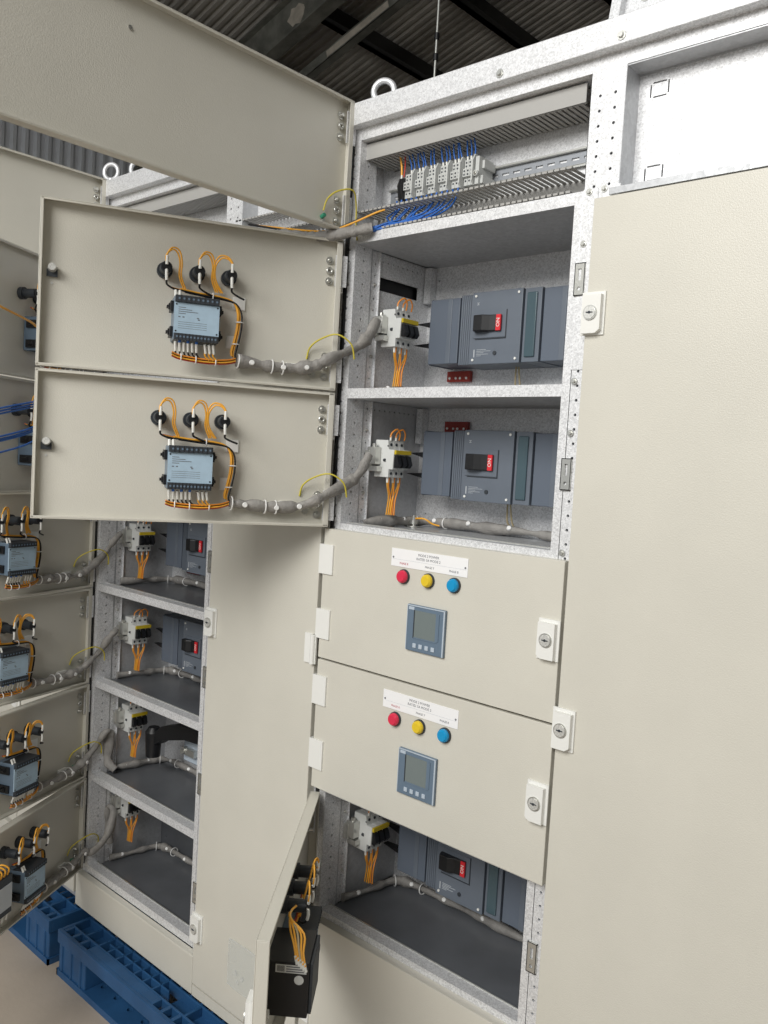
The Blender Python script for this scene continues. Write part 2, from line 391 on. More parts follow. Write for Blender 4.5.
# meshes shared by doors
def lock_mesh(flip=1):
    mb = MB(); mb.box(-.0215*1, .0215, -.0035, 0, -.036, .036, WHITE)
    body = [(-.018, -.028), (-.010, -.034), (.016, -.034), (.016, .03), (-.018, .03)]
    body = [(a*flip, b) for a, b in body]
    if flip < 0: body = body[::-1]
    mb.prism(body, -.0125, -.0035, WHITE)
    mb.cyl((0, -.0125, 0), (0, -.0150, 0), .0125, m=ZINC, n=20); mb.cyl((0, -.0150, 0), (0, -.0160, 0), .0105, m=CHROME, n=20)
    mb.box(-.006, .006, -.0168, -.0160, -.0009, .0009, DARK); mb.cyl((0, -.0160, 0), (0, -.0170, 0), .0025, m=DARK, n=8)
    # inner boss
    mb.cyl((0, .002, .002), (0, .022, .004), .0085, .007, m=CHROME, n=12); mb.cyl((0, .002, 0), (0, .006, 0), .0115, m=ZINC, n=6); mb.box(-.010, .010, .006, .009, -.013, .001, DARK); mb.cyl((0, .002, -.024), (0, .003, -.024), .0028, m=CHROME, n=8)
    return mb.mesh('door_lock')
LOCK_R = lock_mesh(1); LOCK_L = lock_mesh(-1)
def hinge_closed():
    mb = MB().box(-.006, .033, -.004, .0, -.0325, .0325, WHITE).box(-.009, -.003, -.004, .006, -.0325, .0325, WHITE)
    return mb.mesh('hinge')
HINGE = hinge_closed()
def hinge_inner():
    mb = MB().box(-.014, .012, .012, .0145, -.033, .033, GALV).cyl((-.004, .01, -.033), (-.004, .01, .033), .004, m=ZINC, n=8)
    for z in (-.022, .022): mb.cyl((.022, .002, z), (.022, .012, z), .006, .004, m=ZINC, n=6); mb.cyl((.022, .002, z), (.022, .0045, z), .0085, m=ZINC, n=10)
    mb.torus((.022, .006, 0), (0, 1, 0), .0055, .003, ZINC, 12, 6)
    return mb.mesh('hinge')
HINGE_IN = hinge_inner()
def door_leaf(W, H, flange=.022):
    mb = MB(); g = .0015; t = .0018
    def rb(*a): mb.box(*a, BEIGE)
    rb(0, W, 0, t, 0, H); rb(0, W, t, flange, H-t, H); rb(0, W, t, flange, 0, t); rb(0, t, t, flange, t, H-t); rb(W-t, W, t, flange, t, H-t)
    # folded lips
    rb(t, W-t, flange-t, flange, H-t-.004, H-t); rb(t, W-t, flange-t, flange, t, t+.004)
    rb(t, .012, flange-t, flange, t, H-t); rb(W-.006, W-t, flange-t, flange, t, H-t)
    return mb
def door(cab, x, z0, z1, W, ang, inner=True, lockz=.5, nlocks=None, hinge=True, gap=.0024, locks_left=False, both=False):
    H = z1-z0-2*gap
    o = part('door', door_leaf(W, H), cab, .0012, loc=(x, -.022, z0+gap), rot=(0, 0, -R(ang)))
    # slots
    if hinge:
        n = (0.205, 0.8) if H < .5 else (.08, .5, .92)
        for f in n:
            if ang < 5 and H < .5: part('hinge', HINGE, o, loc=(0, 0, (.2213 if f > .5 else .0765)*H/.289))
            else:
                part('hinge', HINGE_IN, o, loc=(0, 0, H*(.16 if f < .5 else .80) if H < .5 else H*f))
                if ang < 5: pass
                elif H < .5: part('hinge', HINGE, o, loc=(0, 0, (.2213 if f > .5 else .0765)*H/.289))
    for q in (nlocks or []):
        part('lock', LOCK_L if locks_left else LOCK_R, o, loc=(q[0], 0, q[1]))
    return o

cabC = build_cabinet('galvanised switchgear cabinet in the centre and right with two small closed doors', 0, 0, True)
cabL = build_cabinet('shadowed switchgear cabinet at the left with all its small doors swung open', -1.008, .015, True)

# row door openings:  row -> angle
angC = {'A': 118, 'B': 118, 'C': 0, 'D': 0, 'E': 51, 'F': 0}
angL = {'A': 60, 'B': 61, 'C': 72.5, 'D': 75, 'E': 66.5, 'F': 60}
DO = {}
for side, cab, X0, DZ, angs in (('C', cabC, 0, 0, angC), ('L', cabL, -1.008, .015, angL)):
    for i, r in enumerate(NAMES):
        a = angs[r]; z0, z1 = ZS[i], ZS[i+1]
        if r == 'A': z1 = .9085; 
        if r == 'E' and side == 'C': z1 -= .008
        d = door(cab, 0.0, z0, z1, .598, a, nlocks=[(.578 if a < 5 else .574, (z1-z0)*.5 if r != 'A' else .185)])
        DO[side+r] = (Matrix.Translation((X0, -.022, DZ+z0)) @ Matrix.Rotation(-R(a), 4, 'Z'), z0)
    # top door over both columns
    ta = 90
    d = door(cab, 0.0, .922, 1.200, .995, ta, nlocks=[(.97, .12)])
    sb = MB(); sb.cyl((.52, .0018, .22), (.52, .004, .22), .004, m=ZINC, n=8)
    part('screw', sb, d)
    # earthing loop on the top door
    DO[side+'T'] = (Matrix.Translation((X0, -.022, DZ+.922)) @ Matrix.Rotation(-R(ta), 4, 'Z'), .922)
    # tall cable chamber door
    cd = door(cab, .6045, base0 := -.955, .905, .392, 0, nlocks=[(.0145, .7075-base0), (.0145, -.004-base0), (.0145, -.80-base0)], locks_left=True, hinge=False)
    hb = MB()
    part('hinge', MB().box(-.022, .014, -.0045, .0, -.033, .033, WHITE).cyl((.006, -.006, -.033), (.006, -.006, .033), .006, m=WHITE, n=10), cd, loc=(.385, 0, 0-base0))
    part('hinge', MB().box(-.022, .014, -.0045, .0, -.033, .033, WHITE).cyl((.006, -.006, -.033), (.006, -.006, .033), .006, m=WHITE, n=10), cd, loc=(.385, 0, .80-base0))
    part('chamber_plinth', MB().box(.6045, .9965, -.021, 0, -.985, -.957, BEIGE), cab)

t = thing('switchgear_cabinet', 'beige switchgear cabinet with closed doors glimpsed behind the far left open doors', 'cabinet', (-2.02, 0, .015))
part('body', MB().box(0, 1.0, 0, .6, -.985, 1.16, SHEET), t, .002)
part('canopy_beam', MB().box(0, 1.0, -.023, .06, 1.161, 1.194, GALV), t, .0015)
for i in range(6): door(t, 0.0, ZS[i], ZS[i+1], .598, 0, nlocks=[(.578, .145)])
door(t, 0.0, .922, 1.158, .995, 0, nlocks=[(.97, .12)]); door(t, .6045, -.955, .905, .392, 0, nlocks=[(.0145, .95)], locks_left=True, hinge=False)
part('base_panel', MB().box(0, .603, -.022, 0, -.985, -.885, BEIGE), t, .002)
# eyebolts
def eyebolt(loc, label, group=None):
    mb = MB(); mb.torus((0, 0, .034), (-.55, 1, 0), .0225, .0068, CAST, 28, 10); mb.cyl((0, 0, 0), (0, 0, .008), .016, .013, m=CAST, n=16); mb.cyl((0, 0, .008), (0, 0, .014), .010, m=CAST, n=12)
    return tag(part('lifting_eyebolt', mb, loc=loc), label, 'eyebolt', group)
eyebolt((.055, .03, 1.194), 'white cast lifting eyebolt beside the hinge of the big open top door')
eyebolt((-.905, .03, 1.207), 'right one of two lifting eyebolts on the far left cabinet top', 'lifting eyebolts on the left cabinet')
eyebolt((-1.0, .0, 1.207), 'left one of two lifting eyebolts, above the open far left top door', 'lifting eyebolts on the left cabinet')
t = thing('top_bracket', 'galvanised angle bracket with a bolt standing on the cabinet roof', 'bracket', (.43, .3, 1.167))
part('bracket_plate', MB().prism([(0, 0), (.2, 0), (.2, .35), (.05, .35)], 0, .003, GALV), t)
part('bracket_flange', MB().prism([(-.022, 0), (0, 0), (.05, .35), (.028, .35)], -.02, .003, GALV), t)
bm = MB(); screw(bm, .075, 0, .235, .008); part('bolt', bm, t)

# ------------------------------------------------------------------ wiring ducts, rail and terminals
def duct_open(x0, x1, loc, label):
    t = thing('wiring_duct', label, 'cable duct', loc)
    part('duct_base', MB().box(x0, x1, .07, .0985, -.021, .021, DUCT), t)
    L = x1-x0; n = int(L/.0125)
    for s_ in (-1, 1):
        f = MB()
        for k in range(n):
            x = x0+.003+k*.0125
            f.box(x, x+.0075, .004, .07, s_*.021-.0009, s_*.021+.0009, DUCT); f.box(x-.0006, x+.0081, .0, .004, s_*.021-.002, s_*.021+.002, DUCT)
        o = part('duct_fingers', f, t); o['kind'] = 'stuff'
    return t
def duct_closed(x0, x1, loc, label):
    t = thing('wiring_duct', label, 'cable duct', loc)
    part('duct_base', MB().box(x0, x1, .078, .08, -.015, .017, DUCT), t)
    part('duct_cover', MB().box(x0, x1, 0, .0025, -.017, .017, DUCT).box(x0, x1, 0, .006, .0155, .017, DUCT).box(x0, x1, 0, .006, -.017, -.0155, DUCT), t, .0008)
    L = x1-x0; n = int(L/.0115)
    for s_ in (-1, 1):
        f = MB()
        for k in range(n):
            x = x0+.003+k*.0115; f.box(x, x+.007, .006, .078, s_*.0155-.0008, s_*.0155+.0008, DUCT)
        o = part('duct_fingers', f, t); o['kind'] = 'stuff'
    return t
duct_closed(.016, .552, (0, .018, 1.103), 'closed grey wiring duct with its cover on, above the terminal blocks')
duct_open(.020, .552, (0, .0, .951), 'uncovered grey slotted duct full of blue wires, below the terminal blocks')
duct_closed(-.38, -.03, (0, .018, 1.12), 'grey slotted duct piece in the far left cable chamber, under the open top door')
duct_open(-.40, -.03, (0, .0, .992), 'open comb duct in the far left cable chamber under the top door')
duct_closed(-.98, -.44, (0, .018, 1.12), 'closed grey wiring duct in the far left cabinet top')
RAILM = mat('dull_rail_zinc', (158, 162, 168), .4, .4)
def din_rail(x0, x1, z, label, y=.099):
    mb = MB(); S = [(round(.012+.026*k, 4), round(.028+.026*k, 4), .0105, .0155) for k in range(int((x1-x0-.02)/.026))]
    mb.holed((x0, y-.002, z-.013), (1, 0, 0), (0, 0, 1), round(x1-x0, 4), .026, [], S, RAILM, .001)
    mb.box(x0, x1, y-.008, y-.0068, z+.013, z+.0175, ZINC).box(x0, x1, y-.008, y-.0068, z-.0175, z-.013, ZINC)
    mb.box(x0, x1, y-.008, y-.001, z+.0125, z+.0138, ZINC).box(x0, x1, y-.008, y-.001, z-.0138, z-.0125, ZINC)
    return tag(part('mounting_rail', mb), label, 'rail')
din_rail(.03, .552, 1.024, 'slotted zinc mounting rail carrying the terminal blocks')
# terminal blocks
TB = None; x = .088
def term_group():
    t = thing('terminal_block', 'x', 'terminal block')
    mb = MB()
    for k in range(3):
        q = k*.0088
        mb.prism([(.052, -.024), (.072, -.024), (.092, -.014), (.092, .014), (.072, .026), (.052, .026), (.052, .010), (.046, .008), (.046, -.008), (.052, -.010)], q, q+.0082, TERM, 'x')
    part('terminal', mb, t)
    h = MB()
    for k in range(3):
        q = k*.0088+.004
        for z, yy in ((.021, .052), (.014, .052), (.003, .046), (-.004, .046), (-.015, .052)): h.cyl((q, yy, z), (q, yy-.0006, z), .0021, m=DARK, n=6)
    stuff(part('clamp_screws', h, t))
    part('end_plate', MB().prism([(.046, -.028), (.070, -.028), (.092, -.016), (.092, .016), (.070, .032), (.046, .032), (.038, .018), (.038, -.020)], .0266, .0300, TERM, 'x'), t)
    return t
ordn = ['first terminal block from the left, next to the black one', 'second grey terminal block from the left on the mounting rail', 'third grey terminal block from the left on the mounting rail', 'fourth grey terminal block from the left on the mounting rail',
        'fifth grey terminal block from the left on the mounting rail', 'last grey terminal block at the right end of the row']
base_t = term_group()
for k in range(6):
    loc = (.112+k*.0312, 0, 1.024)
    if k == 0: base_t.location = loc; base_t['label'] = ordn[0]; base_t['group'] = 'grey terminal blocks on the rail'
    else: copy(base_t, loc, 0, ordn[k])
t = thing('end_clamp', 'ribbed grey end clamp with a screw closing the terminal row at the right', 'clamp', (.300, 0, 1.022))
part('clamp_body', MB().box(0, .009, .044, .092, -.026, .028, TERM).box(.009, .015, .05, .092, -.024, -.008, TERM).box(.009, .015, .054, .092, .006, .022, TERM).cyl((.005, .044, -.006), (.005, .038, -.006), .006, m=TERM, n=8), t, .001)
bm = MB(); screw(bm, .005, .038, -.006, .003); part('clamp_screw', bm, t)
t = thing('black_terminal', 'small black terminal pair at the left end of the terminal row', 'terminal block', (.099, 0, 1.020))
part('terminal', MB().prism([(.046, -.024), (.066, -.026), (.092, -.014), (.092, .014), (.066, .024), (.046, .022), (.040, .006)], 0, .0055, BLACK, 'x').prism([(.046, -.024), (.066, -.026), (.092, -.014), (.092, .014), (.066, .024), (.046, .022), (.040, .006)], .0065, .012, BLACK, 'x'), t)

def wire_run(name, label, runs, cat='wires', group=None, loc=(0, 0, 0), rotz=0, M=None, ferr=()):
    """runs: list of (points, radius, material)"""
    t = thing(name, label, cat, loc, rotz, group)
    if M is not None: t.matrix_world = M
    for pts, r, m_ in runs: part('wire', MB().tube(pts, r, m_, 6, 4), t)
    for a, b in ferr: part('wire_marker', MB().cyl(a, b, .0024, m=FERR, n=6), t)
    return t
rnd = random.Random(3)
runs = []; fr = []
for g in range(6):
    for k in range(3):
        if (g, k) in ((0, 0), (2, 2)): continue
        x = .116+g*.0312+k*.0088; x2 = x-.004+rnd.uniform(-.006, .008)
        runs.append(([(x, .055, 1.056), (x+rnd.uniform(-.003, .003), .052, 1.07), (x2, .046, 1.096)], .0015, BLUEW)); fr.append(((x, .057, 1.046), (x, .055, 1.058)))
wire_run('blue_wire_drops', 'short blue wires dropping from the covered duct into the terminal blocks', runs, ferr=fr)
wire_run('yellow_wire_drop', 'yellow and brown wire pair dropping from the duct to the black terminal', [([(.102, .05, 1.045), (.100, .05, 1.07), (.096, .045, 1.096)], .0022, ORANGE), ([(.108, .05, 1.045), (.110, .05, 1.07), (.111, .045, 1.096)], .0014, REDW)],
         ferr=[((.102, .05, 1.038), (.102, .05, 1.05))])
runs = []
for k in range(13):
    x = .11+k*.0135; z = .966+rnd.uniform(-.004, .004)
    runs.append(([(x, .03, .99), (x-.004, .03+rnd.uniform(-.004, .006), .972), (x-.022, .026+rnd.uniform(-.006, .006), .955+rnd.uniform(-.004, .003)), (x*.55+.045, .022+rnd.uniform(-.006, .004), .942+rnd.uniform(-.005, .006)), (.100, .006+rnd.uniform(-.006, .006), .932+rnd.uniform(-.007, .007)), (.075, -.006+rnd.uniform(-.005, .005), .928+rnd.uniform(-.005, .005))], .0020, BLUEW))
wire_run('blue_wire_bundle', 'loose fan of blue wires gathering out of the open duct into the grey sleeve', runs)
wire_run('yellow_and_black_wires', 'yellow and black wires lying on the grey sleeve across the open top door hinge', [
    ([(.105, .0, .965), (.09, -.012, .958), (.05, -.035, .938), (.0, -.05, .925), (-.06, -.05, .932), (-.16, -.03, .955), (-.3, -.02, .985)], .0022, ORANGE),
    ([(.09, .0, .962), (.07, -.02, .952), (.03, -.04, .934), (-.02, -.052, .922), (-.1, -.045, .935), (-.2, -.03, .96), (-.32, -.02, .99)], .0024, BLACKW)])
def sleeve(label, pts, r, dots, ties=(), r_var=.18, name='cable_sleeve', sub=5, M=None, dotdir=(.8, -.6, 0), flat=.85):
    t = thing(name, label, 'cable bundle', group='grey sleeved cable bundles')
    if M is not None: t.matrix_world = M
    ph = rnd.uniform(0, 6)
    rr = lambda u: r*(1+r_var*math.sin(u*23+ph)*math.sin(u*9+1)+.10*math.sin(u*61+ph)+.06*math.sin(u*97))*(1 if .03 < u < .97 else .8)
    part('sleeve', MB().tube(pts, rr, SLEEVE, 9, 8, flat), t)
    P = smooth(pts, 8)
    dd = Vector(dotdir).normalized()
    for u in dots:
        i = int(u*(len(P)-1)); p = P[i]
        part('press_stud', MB().cyl(p+dd*(r*.85), p+dd*(r*1.12+.001), .0058, .0045, m=TIEW, n=12), t)
    for u in ties:
        i = min(int(u*(len(P)-1)), len(P)-2); p = P[i]; d = (P[i+1]-p).normalized()
        part('cable_tie', MB().torus(p, d, r*1.03, .0016, TIEW, 14, 6), t)
    return t
sleeve('smooth grey sleeve across the big top door hinge with blue wires at its end', [(.08, -.008, .930), (.05, -.03, .922), (.01, -.052, .914), (-.045, -.062, .914), (-.10, -.05, .925), (-.2, -.03, .95)], .0135, [], r_var=.08)

# ------------------------------------------------------------------ moulded case breakers
def mccb():
    t = thing('moulded_case_breaker', 'x', 'circuit breaker')
    Y0 = .155
    # local origin lower left front of the device, x right, z up, y back to plate
    part('terminal_shield', MB().box(0, .082, .010, .105, .004, .146, SLATE2).box(.05, .062, .0085, .011, .004, .146, SLATE).box(-.0, .004, .014, .1, .002, .148, SLATE2), t, .0015)
    body = MB().box(.0845, .248, .012, .105, .0, .150, SLATE).box(.122, .248, .002, .012, -.001, .151, SLATE)
    for k in range(6): body.box(.0885+k*.0053, .0905+k*.0053, .0100, .012, .0, .15, SLATE)
    b = part('breaker_body', body, t, .0015)
    part('handle_frame', MB().box(.134, .213, .0005, .002, .0505, .0525, DARK).box(.211, .213, .0005, .002, .0525, .1105, DARK).box(.128, .211, .0, .002, .0535, .1095, SLATE), t, .0006)
    h = MB().prism([(.134, .001), (.202, .001), (.202, -.004), (.175, -.008), (.162, -.017), (.140, -.017), (.134, -.004)], .066, .100, BLACK, 'z')
    part('toggle_handle', h, t, .002)
    part('position_flag', MB().box(.191, .2022, -.0068, -.003, .0665, .0995, RED), t)
    lettering('ON', .012, FERR, t, (.1966, -.0071, .083), (R(90), R(-90), 0))
    tr = MB().box(.251, .291, .006, .105, .0, .15, SLATE); part('trip_unit', tr, t, .001)
    part('smoked_cover', MB().box(.258, .282, .002, .006, .010, .141, SLATE3), t, .002)
    part('terminal_shield', MB().box(.294, .405, .010, .105, .001, .148, SLATE2).box(.335, .347, .0085, .011, .001, .148, SLATE), t, .0015)
    fx = MB()
    for x, z in ((.131, .143), (.239, .143), (.131, .008), (.239, .008)): fx.cyl((x, .002, z), (x, .0, z), .0028, m=FERR, n=8)
    stuff(part('cover_screws', fx, t))
    mk = MB().box(.1345, .1405, .0012, .002, .128, .129, INKP).box(.1345, .1405, .0012, .002, .124, .125, INKP).box(.137, .138, .0012, .002, .1245, .1285, INKP)
    for k in range(5): mk.box(.140, .140+.006*(2+(k*3) % 5), .0012, .002, .016+k*.0032, .0168+k*.0032, INKP)
    mk.box(.1325, .135, .0012, .002, .014, .03, INKP)
    stuff(part('printed_marks', mk, t))
    part('test_button', MB().cyl((.187, .002, .021), (.187, .0, .021), .0045, m=DARK, n=10), t)
    part('phase_barrier', MB().prism([(0, .099), (-.045, .0965), (0, .086)], .014, .03, BLACK, 'y'), t)
    part('phase_barrier', MB().prism([(0, .052), (-.050, .0490), (0, .040)], .014, .03, BLACK, 'y'), t)
    part('lug_insulator', MB().box(-.008, .058, .094, .103, -.026, -.002, BUSR), t)
    sc_ = MB()
    for x in (.0, .018, .030, .048): sc_.cyl((x, .094, -.018), (x, .0925, -.018), .003, m=FERR, n=8)
    stuff(part('insulator_screws', sc_, t))
    part('wire', MB().tube([(.198, .07, .002), (.2, .066, -.02), (.197, .075, -.045), (.205, .09, -.06)], .002, BTAN, 6), t)
    part('wire', MB().tube([(.204, .07, .002), (.207, .07, -.02), (.208, .08, -.05), (.225, .09, -.062)], .002, BTAN, 6), t)
    return t
M0 = mccb(); M0['label'] = 'slate grey breaker with red flag and black toggle in the uppermost open compartment'; M0['group'] = 'slate moulded case breakers'; M0.location = (.107, .157, .661)
def mc(loc, lab): return copy(M0, loc, 0, lab)
mB = mc((.109, .157, .369), 'slate grey breaker with red flag in the open compartment just above the closed doors')
for c_ in mB.children:
    if c_.name.startswith('lug_ins') or c_.name.startswith('insulator_sc'): c_.location = (0, 0, .176)
mc((.107, .157, -.215-.294), 'slate grey breaker deep in the dark compartment beneath the closed doors')
mc((-1.008+.12, .157, .082), 'slate breaker in the top visible compartment of the far left cabinet')
mc((-1.008+.12, .157, -.215), 'slate breaker in the second visible compartment of the left cabinet')
mc((-1.008+.12, .157, .38), 'slate breaker of the far left cabinet hidden behind the lower open door')
t = thing('cable_boot', 'black rubber boots and arm in the third shelf compartment of the left cabinet', 'cable boot', (-.855, .13, -.475))
part('boot', MB().cyl((.0, .0, -.02), (.0, .0, .055), .022, .026, m=BLACK, n=14).cyl((0, 0, .055), (0, 0, .07), .026, .016, m=BLACK, n=14), t)
part('boot_arm', MB().prism([(.02, .02), (.06, .045), (.17, .075), (.30, .085), (.30, .125), (.14, .115), (.05, .085), (.02, .06)], -.012, .03, BLACK), t, .003)
t = thing('small_breaker_frame', 'pale slate switch body behind the black boots in the left cabinet', 'circuit breaker', (-.80, .17, -.50))
part('body', MB().box(.02, .34, .02, .09, 0, .09, SLATE).box(.04, .14, .005, .02, .01, .08, METERE), t, .002)
part('clamp', MB().box(.05, .11, -.01, .005, .035, .055, ZINC).cyl((.06, -.01, .045), (.06, -.018, .045), .008, m=ZINC, n=8), t)

# ------------------------------------------------------------------ miniature breakers on the side plate
def mcb():
    t = thing('miniature_breaker', 'x', 'circuit breaker')
    # local: x away from side plate, y depth, z up; centre of nose at z=0
    prof = [(.012, -.040), (.054, -.040), (.054, -.022), (.066, -.022), (.068, .022), (.052, .022), (.048, .043), (.012, .043)]
    for k in range(3):
        y = k*.0178
        pl = part('pole', MB().prism(prof, y, y+.0172, MCBW), t, .0012)
    rail = part('rail_clip', MB().box(.0, .014, -.022, .07, -.0175, .0175, ZINC).box(.006, .03, -.020, -.001, -.012, .026, ZINC).box(.008, .034, -.017, -.001, -.028, -.016, ZINC).cyl((.02, -.012, .026), (.02, -.012, .034), .005, m=ZINC, n=8), t, .0008)
    part('toggle_strip', MB().box(.0665, .073, .002, .0535, .012, .021, YSTRIP), t)
    for k in range(3): part('toggle', MB().prism([(.067, .010), (.075, .008), (.081, -.010), (.075, -.018), (.067, -.018)], k*.0178+.003, k*.0178+.0145, BLACK), t)
    hs = MB()
    for k in range(3):
        for z in (.033, -.031): hs.cyl((.050, k*.0178+.009, z), (.0548 if z < 0 else .0512, k*.0178+.009, z), .0035, m=DARK, n=8)
    hs.cyl((.040, -.0005, -.002), (.045, -.0010, -.002), .0035, m=DARK, n=8); hs.cyl((.05, -.0005, .03), (.05, -.0010, .03), .002, m=DARK, n=8)
    stuff(part('clamp_screws', hs, t))
    for k in range(3):
        y = k*.0178+.009
        part('wire', MB().tube([(.045, y, -.040), (.045, y+.001, -.06), (.038+.004*k, .024+.003*k, -.085), (.032+.006*k, .026, -.125)], .0017, ORANGE, 6), t)
        part('wire', MB().tube([(.047, y+.004, -.040), (.046, y+.004, -.06), (.042+.004*k, .028+.003*k, -.09), (.040+.006*k, .03, -.125)], .0017, DORANGE, 6), t)
        part('wire_marker', MB().cyl((.045, y, -.040), (.045, y, -.052), .0028, m=FERR, n=6), t)
    for k in range(2):
        y = k*.0178+.009
        part('wire', MB().tube([(.048, y, .044), (.05, y, .058), (.056, y+.012, .068), (.054, y+.024, .058), (.05, y+.026, .044)], .0019, DORANGE, 6), t)
        part('wire_marker', MB().cyl((.048, y, .042), (.0485, y, .054), .0025, m=FERR, n=6), t)
    return t
B0 = mcb(); B0.location = (.022, .088, .736); B0['label'] = 'three pole miniature breaker with orange wires in the uppermost open compartment'; B0['group'] = 'three pole miniature breakers on side plates'
copy(B0, (.024, .088, .447), 0, 'three pole miniature breaker with orange wires in the compartment just above the closed doors')
copy(B0, (.024, .088, -.145-.265), 0, 'three pole miniature breaker in the dark compartment beneath the closed doors')
copy(B0, (-.984, .088, .165), 0, 'three pole miniature breaker in the top visible compartment of the far left cabinet')
copy(B0, (-.984, .088, -.122), 0, 'three pole miniature breaker in the second visible compartment of the far left cabinet')
copy(B0, (-.984, .088, -.395), 0, 'three pole miniature breaker beside the black boots in the left cabinet')
copy(B0, (-.984, .088, -.665), 0, 'three pole miniature breaker in the lowest compartment of the left cabinet')

# ------------------------------------------------------------------ power meters
def meter():
    t = thing('power_meter', 'x', 'meter')
    # local: origin at meter centre on door exterior; x right, z up
    f = MB().box(-.048, .048, -.006, 0, -.0465, .0465, METERF); part('front_frame', f, t, .0015)
    part('light_edge', MB().box(.0445, .0475, -.0075, -.006, -.045, .0455, METERE).box(-.0475, .0475, -.0075, -.006, .0435, .0455, METERE).box(-.0475, -.046, -.0075, -.006, -.045, .0435, METERE), t)
    part('screen', MB().box(-.028, .026, -.0066, -.006, -.018, .036, LCD), t)
    part('screen_surround', MB().box(-.030, -.028, -.0075, -.006, -.020, .036, DARK).box(-.028, .03, -.0072, -.006, -.0205, -.018, METERF).box(.026, .034, -.0072, -.006, -.018, .036, METERF), t)
    bt = MB()
    for k in range(4): bt.box(-.029+k*.0155, -.0205+k*.0155, -.0078, -.006, -.039, -.030, METERE)
    stuff(part('buttons', bt, t, .0008))
    part('maker_mark', MB().box(-.044, -.030, -.0068, -.006, .036, .042, METERE), t)
    # rear body
    part('rear_body', MB().box(-.044, .044, .002, .058, -.043, .043, METERF), t, .002)
    part('rear_label', MB().box(-.044, .044, .058, .0605, -.030, .030, PALEB), t)
    pr = MB()
    for r_ in range(4): pr.box(.012+.0, .036, .0605, .0609, .020-r_*.0035, .0212-r_*.0035, INK) if False else pr.box(.034-.012*(1+r_ % 3), .036, .0605, .0609, .020-r_*.004, .0212-r_*.004, INK)
    for r_ in range(4): pr.box(-.02, .036, .0605, .0608, -.008-r_*.004, -.0074-r_*.004, INK)
    for x, z in ((.034, .002), (.026, .002), (-.002, .002), (-.004, -.001)): pr.box(x-.002, x+.002, .0605, .0609, z-.001, z+.001, INK)
    for x in (-.040, .040):
        for z in (-.026, .026): pr.cyl((x, .0605, z), (x, .0612, z), .0018, m=BLACK, n=6)
    stuff(part('label_print', pr, t))
    for z, n in ((.037, 9), (-.037, 12)):
        st = MB().box(-.043, .043, .02, .066, z-.0065, z+.0065, DARK)
        for k in range(n): st.box(-.041+k*.082/n, -.041+k*.082/n+.001, .0662, .0668, z-.0065, z+.0065, BLACK); st.cyl((-.0375+k*.082/n, .0655, z), (-.0375+k*.082/n, .0664, z), .0022, m=METERF, n=6)
        part('terminal_strip', st, t, .0008)
    for sx in (-1, 1):
        for z in (.024, -.026):
            part('side_clip', MB().box(sx*.044, sx*.050, .012, .046, z-.010, z+.010, BLACK).box(sx*.050, sx*.056, .022, .034, z-.003, z+.003, BLACK).box(sx*.044, sx*.053, .03, .036, z-.006, z+.006, BLACK), t, .0006)
    return t
def lamp(lens):
    t = thing('indicator_lamp', 'x', 'lamp')
    part('bezel', MB().cyl((0, 0, 0), (0, -.005, 0), .0150, .0145, m=DARK, n=24), t)
    part('lens', MB().cyl((0, -.005, 0), (0, -.010, 0), .0132, .0125, m=lens, n=24).cyl((0, -.010, 0), (0, -.0135, 0), .0125, .0095, m=lens, n=24), t)
    part('rear_collar', MB().cyl((0, .002, 0), (0, .014, 0), .0155, m=DARK, n=18), t)
    part('rear_body', MB().cyl((0, .014, 0), (0, .046, 0), .0115, m=DARK, n=14).cyl((0, .046, 0), (0, .048, 0), .0095, m=BLACK, n=14), t)
    pins = MB()
    for z in (-.006, .006): pins.cyl((0, .047, z), (0, .053, z), .0022, m=ZINC, n=6)
    stuff(part('terminals', pins, t))
    return t
def nameplate(M, label, x=.2973, z=.2498):
    t = thing('nameplate', label, 'sign', group='white nameplates on the doors'); t.matrix_world = M @ Matrix.Translation((x, 0, z))
    part('plate', MB().box(-.0965, .0965, -.0014, 0, -.018, .018, PLATE), t)
    part('divider_line', MB().box(-.093, .093, -.0017, -.0014, -.0037, -.0033, INKP), t)
    lettering('MODE 2 POWER', .0072, INK, t, (.0, -.0016, .0105)); lettering('RATED 3A MODE 2', .0072, INK, t, (.0, -.0016, .0025))
    lettering('PHASE R', .0062, INKR, t, (-.062, -.0016, -.011)); lettering('PHASE Y', .0062, INK, t, (.004, -.0016, -.011)); lettering('PHASE B', .0062, INK, t, (.064, -.0016, -.011))
    sc_ = MB()
    for x_ in (-.091, .091): sc_.cyl((x_, -.0014, 0), (x_, -.0022, 0), .002, m=INK, n=8)
    stuff(part('screws', sc_, t))
    return t

